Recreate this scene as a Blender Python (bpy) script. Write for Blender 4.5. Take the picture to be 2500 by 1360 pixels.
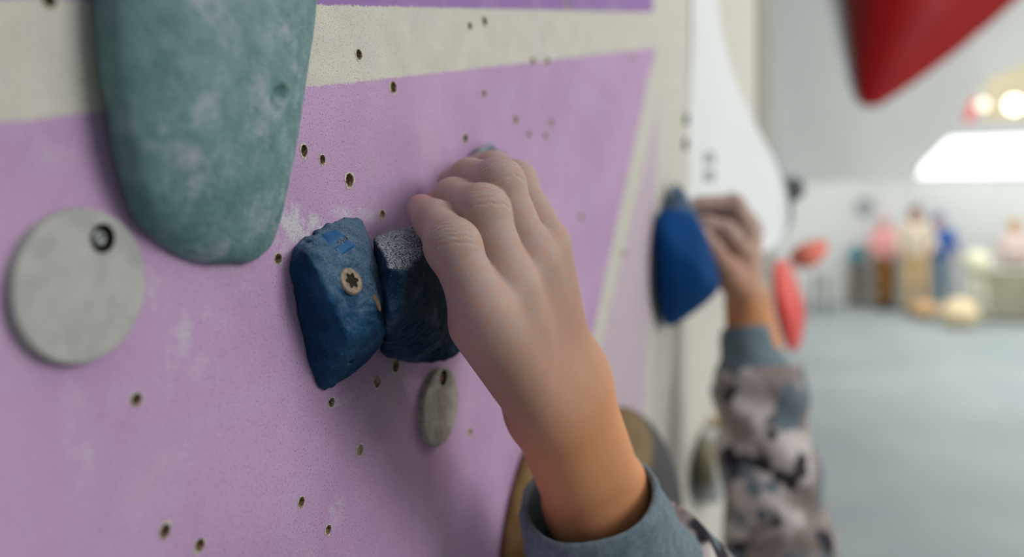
import bpy, bmesh, math, random
import numpy as np
from mathutils import Vector, Matrix
from mathutils.bvhtree import BVHTree

random.seed(4); rng = np.random.default_rng(4)
for o in list(bpy.data.objects): bpy.data.objects.remove(o)
SC = bpy.context.scene
COL = SC.collection

# ------------------------------------------------------------------ camera, world, lights, exposure
F = 2000.0                       # focal length in pixels of a 2500 px wide frame
CAMX, H = 0.175, 1.60            # distance of the lens from the climbing wall (plane x = 0), eye height
BETA = math.atan(0.4)            # the lens is turned this far towards the wall
SB, CB = math.sin(BETA), math.cos(BETA)
HOR = 530.0                      # image row of the horizon
cam = bpy.data.cameras.new('camera'); co = bpy.data.objects.new('camera', cam); COL.objects.link(co)
co.location = (CAMX, 0, H); co.rotation_euler = (math.pi/2, 0, BETA)
cam.sensor_width = 36; cam.lens = 36*F/2500; cam.shift_y = -(680-HOR)/2500
cam.clip_start = 0.01; cam.clip_end = 200
cam.dof.use_dof = True; cam.dof.focus_distance = 0.302; cam.dof.aperture_fstop = 4.1; cam.dof.aperture_blades = 0
SC.camera = co
w = bpy.data.worlds.new('world'); SC.world = w; w.use_nodes = True
bg = w.node_tree.nodes['Background']; bg.inputs[0].default_value = (0.93, 0.97, 1.0, 1); bg.inputs[1].default_value = 0.22
def area(name, loc, target, sx, sy, power, col=(1, 1, 1)):
    l = bpy.data.lights.new(name, 'AREA'); l.shape = 'RECTANGLE'; l.size = sx; l.size_y = sy; l.energy = power; l.color = col
    o = bpy.data.objects.new(name, l); COL.objects.link(o); o.location = loc
    o.rotation_euler = (Vector(target)-Vector(loc)).to_track_quat('-Z', 'Y').to_euler()
    return o
area('side_light', (2.9, 0.62, 2.95), (0, 0.4, 1.5), 1.5, 1.5, 55, (1.0, 0.975, 0.94))
area('hall_light', (1.5, 0.7, 4.6), (0, 0.4, 1.5), 2.0, 2.0, 22, (1.0, 0.985, 0.96))
area('panel_fill', (2.7, 2.6, 0.9), (1.2, 4.5, 2.6), 1.0, 1.0, 70, (1.0, 0.99, 0.97))  # unseen fill lamp added to brighten the grey panel and red volume
area('hall_light', (3.6, 7.0, 5.8), (3.6, 9.5, 0), 4, 4, 330, (1.0, 0.99, 0.96))
area('hall_light', (-0.4, 11.5, 5.6), (0.4, 15.5, 0.8), 3, 3, 190, (1.0, 0.99, 0.96))  # unseen lamp added to brighten the left of the back wall
area('hall_light', (8.0, 12.5, 6.0), (6.0, 15.0, 0.5), 4, 4, 420, (1.0, 0.96, 0.88))
SC.view_settings.view_transform = 'Standard'; SC.view_settings.look = 'None'
SC.view_settings.gamma = 1.0; SC.view_settings.use_curve_mapping = False
SC.view_settings.exposure = 0.0

# ------------------------------------------------------------------ helpers: placing
def D(px, py, z):                # world point seen at (px, py), z metres in front of the lens
    xc = (px-1250)*z/F
    return np.array([CAMX + xc*CB - z*SB, xc*SB + z*CB, H - (py-HOR)*z/F])
def W(px, py, x=0.0):            # world point seen at (px, py) on the plane x metres off the wall
    u = px-1250
    return D(px, py, (CAMX-x)/(SB - u/F*CB))
def tag(o, label=None, cat=None, group=None, kind=None):
    if label: o['label'] = label
    if cat: o['category'] = cat
    if group: o['group'] = group
    if kind: o['kind'] = kind
    return o
def mesh_np(name, V, Q, mat=None, parent=None, smooth=True):
    V = np.asarray(V, np.float32); Q = np.asarray(Q, np.int32); k = Q.shape[1]
    me = bpy.data.meshes.new(name)
    me.vertices.add(len(V)); me.vertices.foreach_set('co', V.ravel())
    me.loops.add(Q.size); me.loops.foreach_set('vertex_index', Q.ravel())
    me.polygons.add(len(Q)); me.polygons.foreach_set('loop_start', np.arange(len(Q), dtype=np.int32)*k)
    me.update(calc_edges=True)
    if smooth: me.polygons.foreach_set('use_smooth', np.ones(len(Q), bool))
    if mat: me.materials.append(mat)
    o = bpy.data.objects.new(name, me); COL.objects.link(o)
    if parent: o.parent = parent
    return o
def mesh_bm(name, bm, mats=None, parent=None, smooth=False):
    me = bpy.data.meshes.new(name); bmesh.ops.recalc_face_normals(bm, faces=bm.faces)
    for f in bm.faces: f.smooth = smooth
    bm.to_mesh(me); bm.free()
    for m in (mats if isinstance(mats, (list, tuple)) else [mats]):
        if m: me.materials.append(m)
    o = bpy.data.objects.new(name, me); COL.objects.link(o)
    if parent: o.parent = parent
    return o
def empty(name, loc):
    o = bpy.data.objects.new(name, None); COL.objects.link(o); o.location = loc; o.empty_display_size = 0.01
    return o
def keep(o, parent):             # parent without moving the child's world-space mesh
    o.parent = parent; o.matrix_parent_inverse = Matrix.Translation(parent.location).inverted() if parent.type == 'EMPTY' else Matrix()
    return o
def box_bm(bm, lo, hi):
    m = Matrix.Translation([(a+b)/2 for a, b in zip(lo, hi)]) @ Matrix.Diagonal([b-a for a, b in zip(lo, hi)]+[1])
    return bmesh.ops.create_cube(bm, size=1, matrix=m)

# ------------------------------------------------------------------ helpers: implicit surfaces
def smin(a, b, k):
    h = np.maximum(k-np.abs(a-b), 0)/k
    return np.minimum(a, b) - h*h*k*0.25
def smax(a, b, k): return -smin(-a, -b, k)
def cone(P, a, b, r1, r2):
    a = np.asarray(a, np.float32); b = np.asarray(b, np.float32); ab = b-a
    t = np.clip(((P-a)@ab)/max(float(ab@ab), 1e-12), 0, 1)
    return np.linalg.norm(P-a-t[:, None]*ab, axis=1) - (r1+(r2-r1)*t)
def ell(P, c, r, R=None):
    q = P-np.asarray(c, np.float32)
    if R is not None: q = q@np.asarray(R, np.float32).T
    r = np.asarray(r, np.float32)
    k0 = np.linalg.norm(q/r, axis=1); k1 = np.linalg.norm(q/(r*r), axis=1)
    return k0*(k0-1)/np.maximum(k1, 1e-9)
def vnoise(P, s, seed=0):        # smooth value noise in 0..1
    q = P*s; i = np.floor(q).astype(np.int64); f = q-i; f = f*f*(3-2*f); out = 0
    for dx in (0, 1):
        for dy in (0, 1):
            for dz in (0, 1):
                n = (i[:, 0]+dx)*374761393 + (i[:, 1]+dy)*668265263 + (i[:, 2]+dz)*2147483647 + seed*974634777
                n = (n ^ (n >> 13))*1274126177; n = (n ^ (n >> 16)) & 0xffff
                out = out + n/65535.0*(f[:, 0] if dx else 1-f[:, 0])*(f[:, 1] if dy else 1-f[:, 1])*(f[:, 2] if dz else 1-f[:, 2])
    return out
def nets(f, lo, hi, h):
    lo = np.asarray(lo, float); hi = np.asarray(hi, float)
    n = np.ceil((hi-lo)/h).astype(int)+1
    g = np.meshgrid(*[np.arange(k) for k in n], indexing='ij')
    P = np.stack(g, -1).reshape(-1, 3)*h+lo
    Dv = f(P.astype(np.float32)).reshape(n); S = Dv < 0
    offs = [(a, b, c) for a in (0, 1) for b in (0, 1) for c in (0, 1)]
    sl = lambda A, o: A[o[0]:A.shape[0]-1+o[0], o[1]:A.shape[1]-1+o[1], o[2]:A.shape[2]-1+o[2]]
    cnt = sum(sl(S, o).astype(np.int8) for o in offs); mix = (cnt > 0) & (cnt < 8)
    cells = np.argwhere(mix); idx = -np.ones(mix.shape, np.int64); idx[mix] = np.arange(len(cells))
    acc = np.zeros((len(cells), 3)); num = np.zeros(len(cells))
    val = {o: Dv[cells[:, 0]+o[0], cells[:, 1]+o[1], cells[:, 2]+o[2]] for o in offs}
    for o in offs:
        for ax in range(3):
            if o[ax]: continue
            e = list(o); e[ax] = 1; e = tuple(e); a, b = val[o], val[e]
            m = (a < 0) != (b < 0); t = np.where(m, a/np.where(m, a-b, 1), 0)
            p = np.tile(np.array(o, float), (len(cells), 1)); p[:, ax] += t
            acc += p*m[:, None]; num += m
    V = (cells+acc/num[:, None])*h+lo
    Q = []
    for ax in range(3):
        b, c = (ax+1) % 3, (ax+2) % 3
        s0 = [slice(None)]*3; s1 = [slice(None)]*3; s0[ax] = slice(0, -1); s1[ax] = slice(1, None)
        A, B = S[tuple(s0)], S[tuple(s1)]
        e = np.argwhere(A != B); e = e[(e[:, b] > 0) & (e[:, c] > 0) & (e[:, b] < n[b]-1) & (e[:, c] < n[c]-1)]
        if not len(e): continue
        fl = A[e[:, 0], e[:, 1], e[:, 2]]
        q = []
        for db, dc in ((-1, -1), (0, -1), (0, 0), (-1, 0)):
            x = e.copy(); x[:, b] += db; x[:, c] += dc; q.append(idx[x[:, 0], x[:, 1], x[:, 2]])
        q = np.stack(q, 1); q[~fl] = q[~fl][:, ::-1]; Q.append(q)
    return V, np.concatenate(Q)
def subdiv(V, Q):
    E = np.stack([Q, np.roll(Q, -1, 1)], -1).reshape(-1, 2); E.sort(1)
    U, inv = np.unique(E, axis=0, return_inverse=True); inv = inv.reshape(Q.shape)
    n0, n1 = len(V), len(V)+len(U)
    NV = np.concatenate([V, V[U].mean(1), V[Q].mean(1)])
    c = n1+np.arange(len(Q)); out = []
    for k in range(4): out.append(np.stack([Q[:, k], n0+inv[:, k], c, n0+inv[:, k-1]], 1))
    return NV, np.concatenate(out)
def project(f, V, it=2, e=2e-4):
    V = V.astype(np.float32)
    for _ in range(it):
        d = f(V); g = np.stack([f(V+np.eye(3, dtype=np.float32)[k]*e)-d for k in range(3)], 1)/e
        V = V - d[:, None]*g/np.maximum((g*g).sum(1), 0.2)[:, None]
    return V
def sdf_mesh(f, lo, hi, h, sub=0, it=2):
    V, Q = nets(f, lo, hi, h); V = project(f, V, 1)
    for _ in range(sub): V, Q = subdiv(V, Q); V = project(f, V, it)
    return V, Q
def hull_planes(pts):
    bm = bmesh.new()
    for p in pts: bm.verts.new([float(t) for t in p])
    r = bmesh.ops.convex_hull(bm, input=bm.verts); bm.normal_update()
    c = np.mean(np.array(pts), 0); N = []; O = []
    for f in bm.faces:
        if f.calc_area() < 1e-9: continue
        n = np.array(f.normal); o = float(n@np.array(f.verts[0].co))
        if n@c > o: n, o = -n, -o
        if any(n@m > 0.997 for m in N): continue
        N.append(n); O.append(o)
    bm.free(); return np.array(N, np.float32), np.array(O, np.float32)
def hull_sdf(pts, k):
    N, O = hull_planes(pts)
    def f(P):
        v = (P@N.T-O)/k; m = v.max(1); return k*(m+np.log(np.exp(v-m[:, None]).sum(1)))
    return f
def bounds(pts, pad):
    p = np.array(pts); return p.min(0)-pad, p.max(0)+pad
def bvh_of(o):
    me = o.data; M = o.matrix_world
    return BVHTree.FromPolygons([v.co for v in me.vertices], [tuple(p.vertices) for p in me.polygons])
def ray(bvh, px, py):
    o = Vector((CAMX, 0, H)); d = Vector(D(px, py, 1.0))-o
    loc, nor, i, dist = bvh.ray_cast(o, d.normalized())
    return loc, nor

# ------------------------------------------------------------------ helpers: materials
class NT:
    def __init__(s, name):
        s.m = bpy.data.materials.new(name); s.m.use_nodes = True; s.t = s.m.node_tree
        s.b = s.t.nodes['Principled BSDF']; s.xyz = None
    def n(s, typ, **kw):
        x = s.t.nodes.new(typ)
        for k, v in kw.items(): setattr(x, k, v)
        return x
    def put(s, sock, v):
        if isinstance(v, bpy.types.NodeSocket): s.t.links.new(v, sock)
        elif isinstance(v, (tuple, list)): sock.default_value = tuple(v)+((1,) if len(v) == 3 and sock.type == 'RGBA' else ())
        else: sock.default_value = v
    def math(s, op, a, b=0.0, c=None, clamp=False):
        x = s.n('ShaderNodeMath', operation=op, use_clamp=clamp); s.put(x.inputs[0], a); s.put(x.inputs[1], b)
        if c is not None: s.put(x.inputs[2], c)
        return x.outputs[0]
    def coord(s):
        if not s.xyz: s.xyz = s.n('ShaderNodeTexCoord').outputs['Object']
        return s.xyz
    def sep(s):
        x = s.n('ShaderNodeSeparateXYZ'); s.put(x.inputs[0], s.coord()); return x.outputs
    def noise(s, scale, detail=3, rough=0.55, vec=None):
        x = s.n('ShaderNodeTexNoise'); s.put(x.inputs['Vector'], vec or s.coord())
        x.inputs['Scale'].default_value = scale; x.inputs['Detail'].default_value = detail; x.inputs['Roughness'].default_value = rough
        return x.outputs['Fac']
    def voro(s, scale, feature='F1'):
        x = s.n('ShaderNodeTexVoronoi', feature=feature); s.put(x.inputs['Vector'], s.coord()); x.inputs['Scale'].default_value = scale
        return x.outputs['Distance']
    def ramp(s, v, lo, hi, a=0.0, b=1.0):
        x = s.n('ShaderNodeMapRange', interpolation_type='SMOOTHSTEP'); s.put(x.inputs[0], v)
        for k, t in zip((1, 2, 3, 4), (lo, hi, a, b)): s.put(x.inputs[k], t)
        return x.outputs[0]
    def mix(s, fac, a, b):
        x = s.n('ShaderNodeMix', data_type='RGBA'); s.put(x.inputs[0], fac); s.put(x.inputs[6], a); s.put(x.inputs[7], b)
        return x.outputs[2]
    def bump(s, h, strength, dist, prev=None):
        x = s.n('ShaderNodeBump'); s.put(x.inputs['Height'], h); x.inputs['Strength'].default_value = strength; x.inputs['Distance'].default_value = dist
        if prev: s.put(x.inputs['Normal'], prev)
        return x.outputs[0]
    def out(s, col, rough=0.6, normal=None, spec=0.4, **kw):
        s.put(s.b.inputs['Base Color'], col); s.put(s.b.inputs['Roughness'], rough); s.b.inputs['Specular IOR Level'].default_value = spec
        if normal: s.put(s.b.inputs['Normal'], normal)
        for k, v in kw.items(): s.put(s.b.inputs[k.replace('_', ' ')], v)
        return s.m
    def attr(s, name):
        x = s.n('ShaderNodeAttribute'); x.attribute_name = name; return x.outputs['Fac']
    def upness(s):
        g = s.n('ShaderNodeNewGeometry'); x = s.n('ShaderNodeSeparateXYZ'); s.put(x.inputs[0], g.outputs['Normal']); return x.outputs
def srgb(r, g, b): return tuple(((c/255+0.055)/1.055)**2.4 if c > 10 else c/255/12.92 for c in (r, g, b))
def plain(name, col, rough=0.6, spec=0.4, var=0.12, scale=40, bump=0.0, bscale=300, **kw):
    t = NT(name); c2 = tuple(min(1, c*(1-var)) for c in col); c3 = tuple(min(1, c*(1+var)) for c in col)
    n = t.bump(t.noise(bscale, 4), bump, 0.002) if bump else None
    return t.out(t.mix(t.ramp(t.noise(scale, 4), 0.3, 0.7), c2, c3), rough, n, spec, **kw)
def emit(name, col, strength):
    t = NT(name); t.b.inputs['Base Color'].default_value = (*col, 1); t.b.inputs['Emission Color'].default_value = (*col, 1)
    t.b.inputs['Emission Strength'].default_value = strength; return t.m

# ================================================================== STRUCTURE
# ---- the climbing wall: paint fields are straight masked edges in wall coordinates (y, z)
def wline(p, q):                  # signed distance (positive above / to the far side) to a straight line on the wall
    a, b = W(*p), W(*q); d = (b-a)[1:]; d = d/np.linalg.norm(d); nrm = np.array([-d[1], d[0]])
    return nrm[0], nrm[1], -float(nrm@a[1:])
def wall_material():
    t = NT('painted_climbing_wall'); x, y, z = t.sep()
    jig = t.math('MULTIPLY', t.math('SUBTRACT', t.noise(900, 3), 0.5), 0.0034)
    jig2 = t.math('MULTIPLY', t.math('SUBTRACT', t.noise(120, 2), 0.5), 0.0016)
    jit = t.math('ADD', jig, jig2)
    def side(L, soft=0.00035):
        v = t.math('ADD', t.math('ADD', t.math('MULTIPLY', y, L[0]), t.math('MULTIPLY', z, L[1])), L[2])
        return t.ramp(t.math('ADD', v, jit), -soft, soft)
    low = side(wline((240, 272), (1600, 117)))        # above the lower edge of the cream stripe
    up = side(wline((790, 12), (1600, 30)))           # above its upper edge
    dg = side(wline((1453, 790), (1598, 128)))        # left of the slanting cream line
    dg2 = side(wline((1478, 800), (1612, 240)))       # left of the pale lilac wedge
    end = side(wline((1594, 200), (1594, -100)))      # left of the end of the painted field
    lil = side(wline((1572, 1000), (1612, 240)))
    big = t.noise(14, 4); mid = t.noise(60, 4)
    pink = t.mix(t.ramp(big, 0.3, 0.7), (0.470, 0.305, 0.505), (0.545, 0.365, 0.570))
    purple = t.mix(mid, (0.27, 0.15, 0.40), (0.33, 0.19, 0.46))
    cream = t.mix(t.ramp(mid, 0.3, 0.7), (0.585, 0.57, 0.50), (0.655, 0.635, 0.56))
    lilac = t.mix(big, (0.55, 0.44, 0.52), (0.58, 0.49, 0.55))
    below = t.mix(dg, t.mix(dg2, t.mix(lil, cream, lilac), cream), pink)
    base = t.mix(low, below, t.mix(up, cream, purple)); base = t.mix(end, t.mix(low, below, cream), base)
    # chalk: smears with shapes of their own
    chalk = None
    for (px, py, rx, ry, ang, s) in [(130, 385, 75, 45, 0.2, .35), (60, 330, 60, 30, 0, .3), (190, 1060, 40, 160, 0.15, .38), (440, 830, 28, 75, -0.35, .75), (490, 900, 55, 38, -0.5, .4),
            (760, 556, 100, 36, -0.35, 1.5), (870, 524, 55, 20, -0.05, 1.1), (735, 578, 60, 22, -0.5, 1.5), (700, 590, 36, 40, 0, .7), (40, 900, 120, 60, 0.1, .22), (300, 960, 60, 34, 0.2, .25), (822, 1250, 22, 40, 0.3, .55), (835, 975, 42, 14, 0, .6), (900, 960, 50, 22, 0, .4),
            (520, 770, 60, 22, -.4, .4), (380, 700, 40, 60, 0, .45), (1440, 250, 60, 40, 0, .25), (1340, 520, 26, 60, .2, .3), (400, 930, 26, 70, .2, .2), (980, 470, 90, 50, 0, .18), (1050, 700, 200, 60, 0, .2), (560, 1000, 160, 40, .1, .12)]:
        c = W(px, py); dx = (W(px+rx, py)-c)[1]; dz = ry*np.linalg.norm(D(px, py, 1)-D(px, py+1, 1))*((CAMX)/(SB-(px-1250)/F*CB))
        ca, sa = math.cos(ang), math.sin(ang)
        a = t.math('SUBTRACT', y, float(c[1])); b = t.math('SUBTRACT', z, float(c[2]))
        u_ = t.math('DIVIDE', t.math('ADD', t.math('MULTIPLY', a, ca), t.math('MULTIPLY', b, sa)), float(dx))
        v_ = t.math('DIVIDE', t.math('SUBTRACT', t.math('MULTIPLY', b, ca), t.math('MULTIPLY', a, sa)), float(dz))
        d = t.math('ADD', t.math('MULTIPLY', u_, u_), t.math('MULTIPLY', v_, v_))
        e = t.math('MULTIPLY', t.ramp(d, 0.0, 1.6, 1.0, 0.0), s*1.5)
        chalk = e if chalk is None else t.math('ADD', chalk, e)
    streak = t.ramp(t.noise(160, 5, 0.7), 0.36, 0.72); grain = t.ramp(t.noise(1500, 2), 0.35, 0.65, 0.5, 1.1)
    chalk = t.math('MULTIPLY', t.math('MULTIPLY', chalk, streak), grain, clamp=True)
    film = t.ramp(t.noise(22, 5, 0.6), 0.46, 0.8, 0.0, 0.28)
    base = t.mix(t.math('MAXIMUM', chalk, film), base, (0.60, 0.58, 0.63))
    sand = t.noise(1700, 3, 0.6); speck = t.ramp(t.noise(1450, 2, 0.5), 0.575, 0.68, 0.0, 0.75)
    base = t.mix(speck, base, t.mix(low, (0.20, 0.11, 0.21), (0.26, 0.235, 0.19)))
    nb = t.bump(sand, 0.55, 0.0007); nb = t.bump(t.noise(330, 3), 0.12, 0.0012, nb)
    return t.out(base, 0.72, nb, 0.25)
MW = wall_material()
YEND = 1.92
bm = bmesh.new(); box_bm(bm, (-0.018, -0.35, 0.0), (0, YEND, 4.2))
wall = mesh_bm('wall_left', bm, [MW]); tag(wall, 'pink, cream and purple painted climbing wall with sandy paint and screw holes', kind='structure')
# ---- screw holes, drilled through the painted sheet
MRIM = plain('chipped_primer', (0.60, 0.58, 0.47), 0.85, 0.1, 0.15, 900, 0.5, 1200)
MWOOD = NT('bare_plywood'); MWOOD = MWOOD.out(MWOOD.mix(MWOOD.ramp(MWOOD.noise(1100, 3), 0.35, 0.65), (0.09, 0.055, 0.028), (0.44, 0.33, 0.19)), 0.9, None, 0.1)
MFILL = plain('filled_hole', (0.36, 0.29, 0.20), 0.9, 0.1, 0.35, 900, 0.6, 900)
holes = [(876, 133, 9, 15, 0), (960, 213, 9, 18, 0), (1147, 63, 6, 9, 0), (1183, 52, 7, 11, 0), (787, 390, 8, 15, 0), (742, 368, 9, 20, 0), (853, 440, 12, 22, 0), (933, 524, 8, 13, 1), (679, 631, 11, 15, 0),
         (1136, 338, 7, 11, 0), (1181, 228, 6, 9, 1), (1258, 292, 8, 14, 1), (1346, 300, 7, 10, 1), (1291, 328, 6, 8, 1), (1331, 331, 6, 8, 1), (1300, 150, 7, 10, 1), (1336, 150, 7, 10, 1), (1545, 140, 8, 16, 1),
         (966, 893, 11, 20, 0), (921, 932, 10, 17, 1), (809, 982, 9, 13, 0), (878, 1099, 10, 16, 1), (735, 1226, 9, 16, 0), (801, 1293, 8, 14, 0), (332, 976, 17, 19, 0), (402, 1297, 15, 22, 0), (487, 1331, 14, 20, 0),
         (1147, 1054, 7, 9, 1), (120, 2, 24, 16, 0), (1385, 12, 8, 16, 1), (1521, 620, 7, 12, 1), (1419, 530, 9, 10, 1)]
cut = bmesh.new()
for (px, py, rx, ry, kind) in holes:
    c = W(px, py); z = (CAMX)/(SB-(px-1250)/F*CB)
    rz = ry*z/F; ryy = float((W(px+rx, py)-W(px-rx, py))[1])/2
    rad = min(0.5*(rz+ryy), 0.0032); el = (0.5*(ryy/rad+1), 0.5*(rz/rad+1))
    K = 22; ang = [2*math.pi*k/K for k in range(K)]
    j1 = [random.uniform(0.93, 1.06) for _ in ang]; j2 = [random.uniform(1.0, 1.55) for _ in ang]
    ring = lambda x, s, jj: [(x, c[1]+rad*s*el[0]*jj[k]*math.cos(ang[k]), c[2]+rad*s*el[1]*jj[k]*math.sin(ang[k])) for k in range(K)]
    s_ = 0.78
    a = [cut.verts.new(p) for p in ring(0.004, s_, j1)]; b = [cut.verts.new(p) for p in ring(-0.010, s_, j1)]
    cut.faces.new(a); cut.faces.new(b[::-1])
    for k in range(K): cut.faces.new((a[k], b[k], b[(k+1) % K], a[(k+1) % K]))
    bm = bmesh.new()
    rings = [ring(0.00012, s_, [q*p for q, p in zip(j1, j2)]), ring(0.00022, s_*1.05, j1), ring(-0.0004, s_*0.97, j1), ring(-0.002 if not kind else -0.0008, s_*0.86, j1), ring(-0.0045 if not kind else -0.0012, s_*0.5, j1)]
    vr = [[bm.verts.new(p) for p in r] for r in rings]
    for i in range(len(vr)-1):
        for k in range(K):
            f = bm.faces.new((vr[i][k], vr[i][(k+1) % K], vr[i+1][(k+1) % K], vr[i+1][k])); f.material_index = 0 if i == 0 else 1
    f = bm.faces.new(vr[-1]); f.material_index = 1
    o = mesh_bm('screw_hole', bm, [MRIM, MFILL if kind else MWOOD], wall)
bmesh.ops.recalc_face_normals(cut, faces=cut.faces)
cme = bpy.data.meshes.new('cutter'); cut.to_mesh(cme); cut.free(); cob = bpy.data.objects.new('cutter', cme); COL.objects.link(cob)
md = wall.modifiers.new('drill', 'BOOLEAN'); md.object = cob; md.operation = 'DIFFERENCE'; md.solver = 'EXACT'
dg = bpy.context.evaluated_depsgraph_get(); nm = bpy.data.meshes.new_from_object(wall.evaluated_get(dg)); wall.modifiers.clear(); wall.data = nm; nm.name = 'wall_left'
bpy.data.objects.remove(cob)

# ---- strip imitating the shaded gap at the wall's end, floor, far walls
MGAPSHADE = plain('grey_beige_gap_shade', srgb(150, 149, 140), 0.8, 0.2, 0.06, 20)  # flat tone that paints in the shade of the corner gap
bm = bmesh.new(); box_bm(bm, (-0.03, YEND, 0.0), (0.006, YEND+0.43, 4.2)); tr = mesh_bm('gap_shade_1', bm, MGAPSHADE); tag(tr, 'grey beige strip coloured like the shaded gap at the far end of the painted wall', kind='structure')
t = NT('pale_grey_floor_mats'); MFLOOR = t.out(t.mix(t.ramp(t.noise(0.9, 4), 0.35, 0.7), (0.265, 0.315, 0.322), (0.33, 0.37, 0.372)), 0.55, t.bump(t.noise(60, 3), 0.1, 0.002), 0.35)
bm = bmesh.new(); box_bm(bm, (-6, -4, -0.2), (22, 17, 0)); fl = mesh_bm('floor', bm, MFLOOR); tag(fl, 'pale grey padded gym floor', kind='structure')
MBACK = plain('white_grey_wall', (0.66, 0.68, 0.66), 0.8, 0.2, 0.03, 0.6)
bm = bmesh.new(); box_bm(bm, (-4, 16.2, 0), (20, 16.5, 7.5)); wb = mesh_bm('wall_back', bm, MBACK); tag(wb, 'pale grey back wall of the hall', kind='structure')
# grey overhanging climbing panel with a slanting right edge
MPANEL = plain('grey_climbing_panel', (0.62, 0.65, 0.625), 0.85, 0.2, 0.05, 2.2, 0.2, 200)
def panel_pt(px, py):             # overhanging plane: leans 14 degrees towards the viewer with height
    o = np.array([CAMX, 0, H]); d = D(px, py, 1.0)-o
    n = np.array([0.12, -1.0, -0.22]); p0 = np.array([0.3, 4.6, 1.9]); s = n@(p0-o)/(n@d); return o+s*d
poly = [panel_pt(*p) for p in [(1780, 452), (2235, 440), (2252, 402), (2335, 318), (2390, 205), (2760, 40), (2760, -700), (1780, -700)]]
bm = bmesh.new(); nrm = np.array([0.12, -1.0, -0.22]); nrm /= np.linalg.norm(nrm)
a = [bm.verts.new(p) for p in poly]; b = [bm.verts.new(p-nrm*0.12) for p in poly]; bm.faces.new(a); bm.faces.new(b[::-1])
for k in range(len(a)): bm.faces.new((a[k], b[k], b[(k+1) % len(a)], a[(k+1) % len(a)]))
wr = mesh_bm('wall_right', bm, MPANEL); tag(wr, 'grey overhanging climbing panel beyond the end of the painted wall', kind='structure')
# low gallery: luminous ceiling underneath, warm wall above
zc = H+0.74
bm = bmesh.new(); box_bm(bm, (1.08, 8.6, zc), (14, 16.2, zc+0.14)); ce = mesh_bm('ceiling', bm, MBACK); tag(ce, 'white low ceiling of the area under the gallery', kind='structure')
MLUM = emit('luminous_ceiling_sheet', (1, 1, 0.985), 1.75)
for i in range(4):
    for j in range(3):
        bm = bmesh.new(); box_bm(bm, (1.12+i*1.6, 8.66+j*2.5, zc-0.03), (2.68+i*1.6, 11.12+j*2.5, zc-0.001)); mesh_bm('light_panel', bm, MLUM, ce)
MWARM = plain('warm_yellow_wall', srgb(184, 176, 150), 0.7, 0.3, 0.06, 1.5)
bm = bmesh.new(); box_bm(bm, (2.1, 13.2, zc+0.14), (14, 13.35, zc+2.4)); wg = mesh_bm('wall_gallery', bm, MWARM); tag(wg, 'warm yellow wall at the back of the upper gallery', kind='structure')

# ================================================================== HOLDS NEAR THE LENS
def hold_material(name, base, dark, chalkcol, chalk=0.6, rough=0.75, speck=0.35, sc=1.0, smears=0.35, film=0.0):
    t = NT(name); un = t.upness(); up = un[2]
    dust = t.math('ADD', t.math('MULTIPLY', un[0], 0.62), t.math('MULTIPLY', un[2], 0.78))
    c = t.mix(t.ramp(t.noise(90*sc, 5, 0.6), 0.3, 0.7), dark, base)
    fine = t.noise(1500*sc, 3, 0.6)
    ch = t.math('MULTIPLY', t.ramp(t.math('ADD', up, t.math('MULTIPLY', t.noise(130*sc, 4), 0.8)), 0.55, 1.25), chalk)
    ch = t.math('MULTIPLY', ch, t.ramp(fine, 0.38, 0.62))
    sm = t.math('MULTIPLY', t.ramp(t.noise(45*sc, 6, 0.68), 0.47, 0.75), smears)
    if film: sm = t.math('MAXIMUM', sm, t.math('MULTIPLY', t.math('MULTIPLY', t.ramp(dust, 0.35, 0.95), t.ramp(t.noise(150*sc, 5, .65), .25, .65, .35, 1)), t.math('MULTIPLY', t.ramp(fine, .3, .62, .25, 1), film)))
    sp = t.ramp(t.noise(1900*sc, 1), 0.66, 0.73, 0, speck)
    pits = t.ramp(t.noise(380*sc, 2), 0.24, 0.31, 0.7, 0)
    c = t.mix(t.math('MAXIMUM', t.math('MAXIMUM', ch, sm), sp), c, chalkcol); c = t.mix(pits, c, tuple(q*0.35 for q in dark))
    nb = t.bump(fine, 0.8, 0.0009); nb = t.bump(t.noise(380*sc, 2), 0.5, 0.0012, nb)
    return t.out(c, max(rough, .72), nb, 0.2)
MBLUE = hold_material('blue_hold_resin', (0.0015, 0.066, 0.165), (0.0008, 0.034, 0.092), (0.20, 0.29, 0.36), 0.35, 0.6, 0.40, 1.0, 0.10, 0.62)
MBLUEC = hold_material('blue_hold_resin_chalked', (0.003, 0.050, 0.110), (0.0015, 0.022, 0.055), (0.46, 0.50, 0.53), 1.1, 0.6, 0.25, 1.0, 0.16, 0.15)
MGREEN = hold_material('green_hold_resin', (0.205, 0.355, 0.350), (0.130, 0.265, 0.260), (0.41, 0.455, 0.51), 0.35, 0.8, 0.10, 1.25, 1.2, 1.0)
def hold(name, pts, k, h, mat, label, cat='climbing hold', pits=(), rough=0.0006, nscale=180, sub=1, extra=None, seed=1):
    f0 = hull_sdf(pts, k)
    def f(P):
        d = f0(P)
        if extra: d = extra(P, d)
        for (c, r) in pits: d = smax(d, r-np.linalg.norm(P-np.asarray(c, np.float32), axis=1), 0.0012)
        return smax(d + (vnoise(P, nscale, seed)-0.5)*2*rough + (vnoise(P, nscale*3.1, seed+5)-0.5)*rough*0.7, -P[:, 0]+0.00002, 0.0006)
    lo, hi = bounds(pts, 0.006); hi[2] += .05*(extra is not None); hi[1] += .02*(extra is not None)
    V, Q = sdf_mesh(f, lo, hi, h, sub, 1)
    return tag(mesh_np(name, V, Q, mat), label, cat)
def swell(pts, s):               # push hull corners outwards to make up for the rounding of the edges
    c = np.mean(pts, 0); return [p+(p-c)/np.linalg.norm(p-c)*s for p in pts]

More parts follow.
